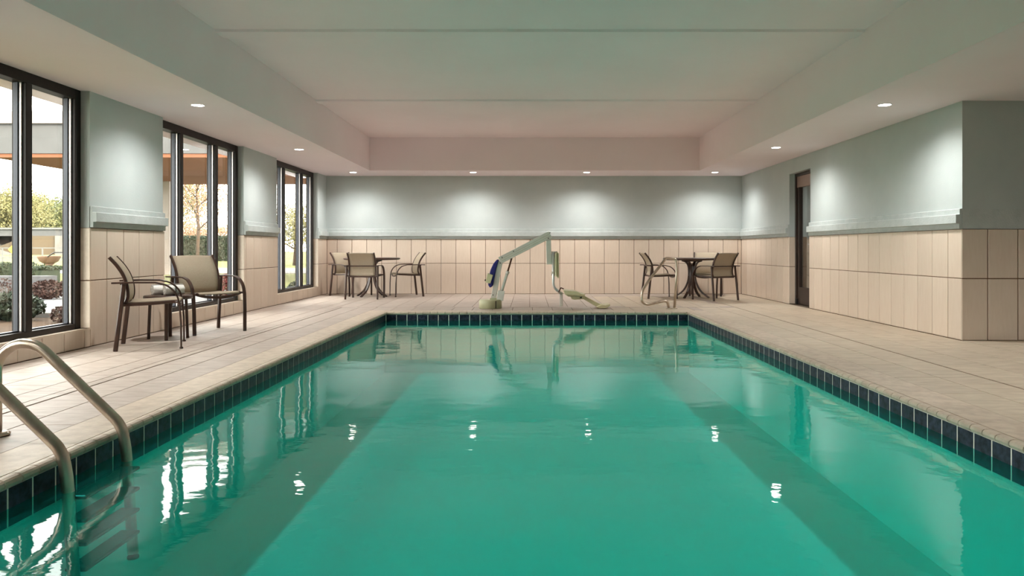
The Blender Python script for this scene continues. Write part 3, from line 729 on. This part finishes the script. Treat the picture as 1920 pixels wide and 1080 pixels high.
# ---------------------------------------------------------------- outdoors
ZG = -.3
def at(px, y):       # X of a picture column at depth y
    return (px - VPX) * y / FPX
def leaves(c, rad, n, size, m, name, parent=None, flat=1.0, seed=0, clumps=0):
    rnd = random.Random(seed); vs = []; fs = []; cx, cy, cz = c
    cen = []
    for _ in range(clumps):
        while True:
            p = Vector((rnd.uniform(-1, 1), rnd.uniform(-1, 1), rnd.uniform(-1, 1)))
            if p.length < .85: break
        cen.append(p)
    for i in range(n):
        if cen:
            p = rnd.choice(cen) + Vector((rnd.gauss(0, .16), rnd.gauss(0, .16), rnd.gauss(0, .16)))
        else:
            while True:
                p = Vector((rnd.uniform(-1, 1), rnd.uniform(-1, 1), rnd.uniform(-1, 1)))
                if .5 < p.length < 1: break
        q_ = Vector((cx + p.x * rad[0], cy + p.y * rad[1], cz + p.z * rad[2]))
        a = Vector((rnd.gauss(0, 1), rnd.gauss(0, 1), rnd.gauss(0, 1))).normalized(); b = a.orthogonal().normalized(); s = size * rnd.uniform(.6, 1.3)
        o = len(vs); vs += [q_ - a * s, q_ + b * s * .5, q_ + a * s, q_ - b * s * .5]; fs.append((o, o + 1, o + 2, o + 3))
    mb = MB(); mb.v = [tuple(v) for v in vs]; mb.f = fs; mb.sm = [False] * len(fs)
    return tag(mb.build(name, m, parent), kind='stuff')
def tree(x, y, h, cr, m, label, n=2600, seed=0, size=.55, trunk=.5, low=.3):
    r = empty('tree', (x, y, ZG)); tag(r, label, 'tree', 'trees beyond the roadway')
    rnd = random.Random(seed)
    MB().tube([(0, 0, 0), (.2, .1, h * .3), (-.2, 0, h * .6), (.1, 0, h * .92)], [trunk, trunk * .8, trunk * .5, trunk * .1], 8).build('trunk', 'bark', r)
    for k in range(7):
        a = k * 2.4 + seed; z = h * (low + .08 * k * .9)
        u = Vector((math.cos(a), math.sin(a), 0))
        MB().tube([(0, 0, z * .9), u * cr * .4 + Vector((0, 0, z + h * .08)), u * cr * .8 + Vector((0, 0, z + h * .2))], [trunk * .4, trunk * .22, trunk * .06], 6).build('branch', 'bark', r)
    leaves((0, 0, h * (low + 1) / 2), (cr, cr, h * (1 - low) / 2 + .5), int(n * 3.5), size * .55, m, 'foliage', r, seed=seed, clumps=80)
    return r
struct(MB().add([(-600, -200, ZG), (-15.0, -200, ZG), (-15.0, 900, ZG), (-600, 900, ZG)], [(0, 1, 2, 3)]).build('ground', 'lawn'), 'yellowish grass ground outside the windows', 'ground')
struct(MB().box(-300, -15.1, 100, 128, ZG - .2, ZG + .06).build('road', 'concrete'), 'pale roadway crossing behind the hedges', 'road')
struct(MB().box(-70, -15.1, 36, 60, ZG - .2, ZG + .05).build('driveway', 'asphalt'), 'grey driveway outside the windows', 'driveway')
struct(MB().box(-70, -15.1, 18, 35.4, ZG - .2, ZG + .08).build('planting_bed', 'mulch'), 'brown mulch planting bed below the windows', 'planting bed')
struct(MB().box(-70, -15.1, 35.4, 36, ZG - .2, ZG + .3).build('kerb', 'concrete'), 'pale kerb edging the planting bed', 'kerb')
# canopy (drive-through roof): fascia faces the camera
can = empty('entrance_canopy', (-33, 71, ZG)); tag(can, 'flat entrance canopy with grey fascia and orange underside', 'canopy')
cz = EYE + 178.5 * 71 / FPX - ZG; ch = 56 * 71 / FPX
MB().box(-18, 16, 0, .8, cz + .02, cz + ch).build('fascia', 'stucco', can)
MB().box(-18, -17.2, .8, 30, cz + .02, cz + ch).build('fascia', 'stucco', can); MB().box(15.2, 16, .8, 30, cz + .02, cz + ch).build('fascia', 'stucco', can)
MB().box(-18, 16, 29.2, 30, cz + .02, cz + ch).build('fascia', 'stucco', can)
MB().box(-18.3, 16.3, -.3, 30.3, cz + ch, cz + ch + 1.15).build('coping_band', 'parapet', can)
MB().box(-17.9, 15.9, .1, 29.9, cz - .35, cz + .02).build('underside', 'copper', can)
for x, y in ((12, 4), (-14, 26), (12, 26)):
    MB().box(x - .8, x + .8, y - .8, y + .8, 0, cz - .35).build('column', 'parapet', can)
# overpass far away
ov = empty('overpass', (0, 420, ZG)); tag(ov, 'distant road overpass with grey deck above sloping abutments', 'bridge')
MB().box(-620, -250, 0, 30, 10.5, 14.2).build('deck', 'stucco', ov); MB().box(-620, -250, 24, 28, 0, 10.5).build('back_wall', 'concrete', ov); MB().box(-620, -250, -1, 0, 14.2, 15.2).build('guard_rail', 'galv', ov)
for x0 in (-330, -262):
    MB().prism([(x0, 0, 0), (x0 + 46, 0, 0), (x0 + 14, 0, 10.5), (x0, 0, 10.5)], (0, -6, 0), (0, 28, 0)).build('abutment', 'concrete', ov)
    MB().prism([(x0 - 44, 0, 0), (x0, 0, 0), (x0, 0, 10.5), (x0 - 16, 0, 10.5)], (0, -5, 0), (0, 28, 0)).build('embankment', 'earth', ov)
# trees seen in each window
tree(at(14, 480), 480, 44, 26, 'leaf_yellow', 'yellow-green tree at the left edge of the nearest window', 4200, 1, 1.3, 1.2)
tree(at(92, 560), 560, 42, 30, 'leaf_green', 'green tree in the nearest window, middle pane', 4200, 2, 1.4, 1.2)
tree(at(140, 650), 650, 44, 32, 'leaf_green', 'lower green tree in the nearest window, right pane edge', 3600, 3, 1.6, 1.2)
tree(at(-150, 540), 540, 56, 34, 'leaf_green', 'green tree just outside the left edge of view', 3600, 4, 1.5, 1.2)
tree(at(318, 180), 180, 26, 11, 'leaf_yellow', 'yellow-green tree at left in the middle window', 3200, 5, .5)
tree(at(370, 156), 156, 26, 9, 'leaf_autumn', 'orange autumn tree in the centre of the middle window', 1500, 6, .36, .4)
tree(at(440, 235), 235, 33, 11, 'leaf_autumn', 'thin orange autumn tree at right in the middle window', 1900, 7, .36, .35)
tree(at(355, 260), 260, 13, 20, 'leaf_autumn', 'low wide autumn tree far behind the middle window', 3000, 8, .6)
tree(at(553, 150), 150, 12, 7, 'leaf_yellow', 'small yellow tree seen in the far window', 1800, 9, .4)
def bush(x, y, rx, ry, h, m, label, n=900, size=.12, seed=0, name='shrub'):
    r = empty(name, (x, y, ZG)); tag(r, label, name, 'shrubs outside the windows')
    for k in range(5):
        a = k * 1.3 + seed; MB().tube([(0, 0, 0), (math.cos(a) * rx * .5, math.sin(a) * ry * .5, h * .7)], [.03, .012], 5).build('stem', 'bark', r)
    leaves((0, 0, h * .55), (rx, ry, h * .5), n, size, m, 'foliage', r, seed=seed)
bush(at(18, 34), 34, 1.6, .8, 1.3, 'leaf_hedge', 'dark green shrub low at the left of the nearest window', 1400, .12, 11)
bush(at(92, 49), 49, 1.2, .9, 1.25, 'leaf_purple', 'purple-brown shrub in the middle of the nearest window', 1200, .11, 12)
bush(at(110, 33), 33.2, .45, .4, .75, 'leaf_purple', 'small reddish shrub low at the right of the nearest window', 500, .07, 13)
bush(at(10, 46), 46, .6, .6, 1.5, 'leaf_purple', 'sparse brown shrub before the low wall', 260, .08, 14)
bush(at(78, 36), 32.0, .35, .35, 1.4, 'leaf_hedge', 'narrow upright evergreen shrub outside the nearest window', 700, .07, 15)
bush(at(548, 52), 52.5, .5, .5, 1.0, 'leaf_hedge', 'small shrub outside the bottom of the far window', 700, .07, 16)
bush(at(412, 39), 39, .5, .5, .9, 'leaf_hedge', 'small shrub outside the right pane of the middle window', 600, .08, 17)
def hedge(x0, x1, y0, y1, h, label, seed):
    r = empty('hedge', ((x0 + x1) / 2, (y0 + y1) / 2, ZG)); tag(r, label, 'hedge', 'clipped hedges behind the low wall')
    MB().box(-(x1 - x0) / 2 + .2, (x1 - x0) / 2 - .2, -(y1 - y0) / 2 + .2, (y1 - y0) / 2 - .2, 0, h - .15).build('hedge_core', 'leaf_hedge', r)
    rnd = random.Random(seed); mb = MB()
    big = max(1.0, h / 2.2)
    for _ in range(2600):
        w_, d_ = (x1 - x0) / 2, (y1 - y0) / 2; f_ = rnd.random()
        p = Vector((rnd.uniform(-w_, w_), rnd.uniform(-d_, d_), h)) if f_ < .4 else Vector((rnd.uniform(-w_, w_), -d_, rnd.uniform(0, h)))
        p += Vector((rnd.gauss(0, .07), rnd.gauss(0, .07), rnd.gauss(0, .07)))
        a = Vector((rnd.gauss(0, 1), rnd.gauss(0, 1), rnd.gauss(0, 1))).normalized(); b = a.orthogonal().normalized(); s = rnd.uniform(.08, .18) * big
        mb.add([p - a * s, p + b * s * .5, p + a * s, p - b * s * .5], [(0, 1, 2, 3)])
    tag(mb.build('leaf_shell', 'leaf_hedge', r), kind='stuff')
hedge(at(-60, 64), at(44, 64), 62, 66, 2.0, 'dark clipped hedge at left behind the low wall', 21)
hedge(at(62, 63), at(92, 63), 61, 65, 1.7, 'short dark clipped hedge in the middle pane of the nearest window', 22)
hedge(at(290, 205), at(470, 205), 203, 207, 6.6, 'tall far hedge row behind the lawn in the middle window', 23)
lw = MB().box(at(-120, 54), at(104, 54), 53, 54.2, ZG, 1.1).build('low_wall', 'asphalt'); tag(lw, 'low pale garden wall across the nearest window, darkened as if in shade', 'wall')  # concrete wall in the darker asphalt colour, standing for the building's shade
ur = empty('planter_urn', (at(92, 92), 92, ZG)); tag(ur, 'terracotta bowl planter on a pedestal', 'planter')
MB().lathe([(.55, 0), (.5, .3), (.35, .6), (.35, 1.3), (.6, 1.5)], n=16).build('pedestal', 'terracotta', ur)
MB().lathe([(.5, 1.5), (1.0, 1.8), (1.25, 2.3), (1.3, 2.45), (1.1, 2.45)], n=20).build('bowl', 'terracotta', ur)
fe = empty('roadside_fence', (at(60, 150), 150, ZG)); tag(fe, 'thin grey roadside rail fence below the overpass', 'fence')
for k in range(5): MB().box(-22 + k * 8, -21.8 + k * 8, -.1, .1, 0, 3.6).build('post', 'galv', fe)
for z in (1.4, 3.4): MB().box(-23, 12, -.06, .06, z, z + .2).build('rail', 'galv', fe)
sg_ = empty('road_sign', (at(26, 140), 140, ZG)); tag(sg_, 'yellow diamond road sign with black arrow', 'sign')
MB().tube([(0, 0, 0), (0, 0, 4.0)], .08, 8).build('post', 'galv', sg_)
pl = MB().prism([(-1.0, 0, 3.2), (0, 0, 2.2), (1.0, 0, 3.2), (0, 0, 4.2)], (0, -.15, 0), (0, -.1, 0)).build('sign_plate', 'signyellow', sg_)
MB().prism([(-.35, 0, 2.75), (-.1, 0, 2.75), (.35, 0, 3.2), (-.1, 0, 3.65), (-.35, 0, 3.65), (.08, 0, 3.2)], (0, -.17, 0), (0, -.151, 0)).build('arrow', 'black', pl)
hr = empty('step_railing', (at(114, 68), 68, ZG)); tag(hr, 'thin dark step railing right of the planter', 'railing')
MB().tube([(-1.2, 0, 2.6), (-.6, 0, 3.0), (.5, 0, 3.0), (.55, 0, 0)], .06, 6).build('handrail', 'black', hr); MB().tube([(-1.2, 0, 1.6), (.5, 0, 1.6)], .05, 6).build('lower_rail', 'black', hr)
bush(at(424, 45), 45, .75, .7, 1.75, 'leaf_red', 'round dark red shrub outside the right pane of the middle window', 1500, .09, 18)
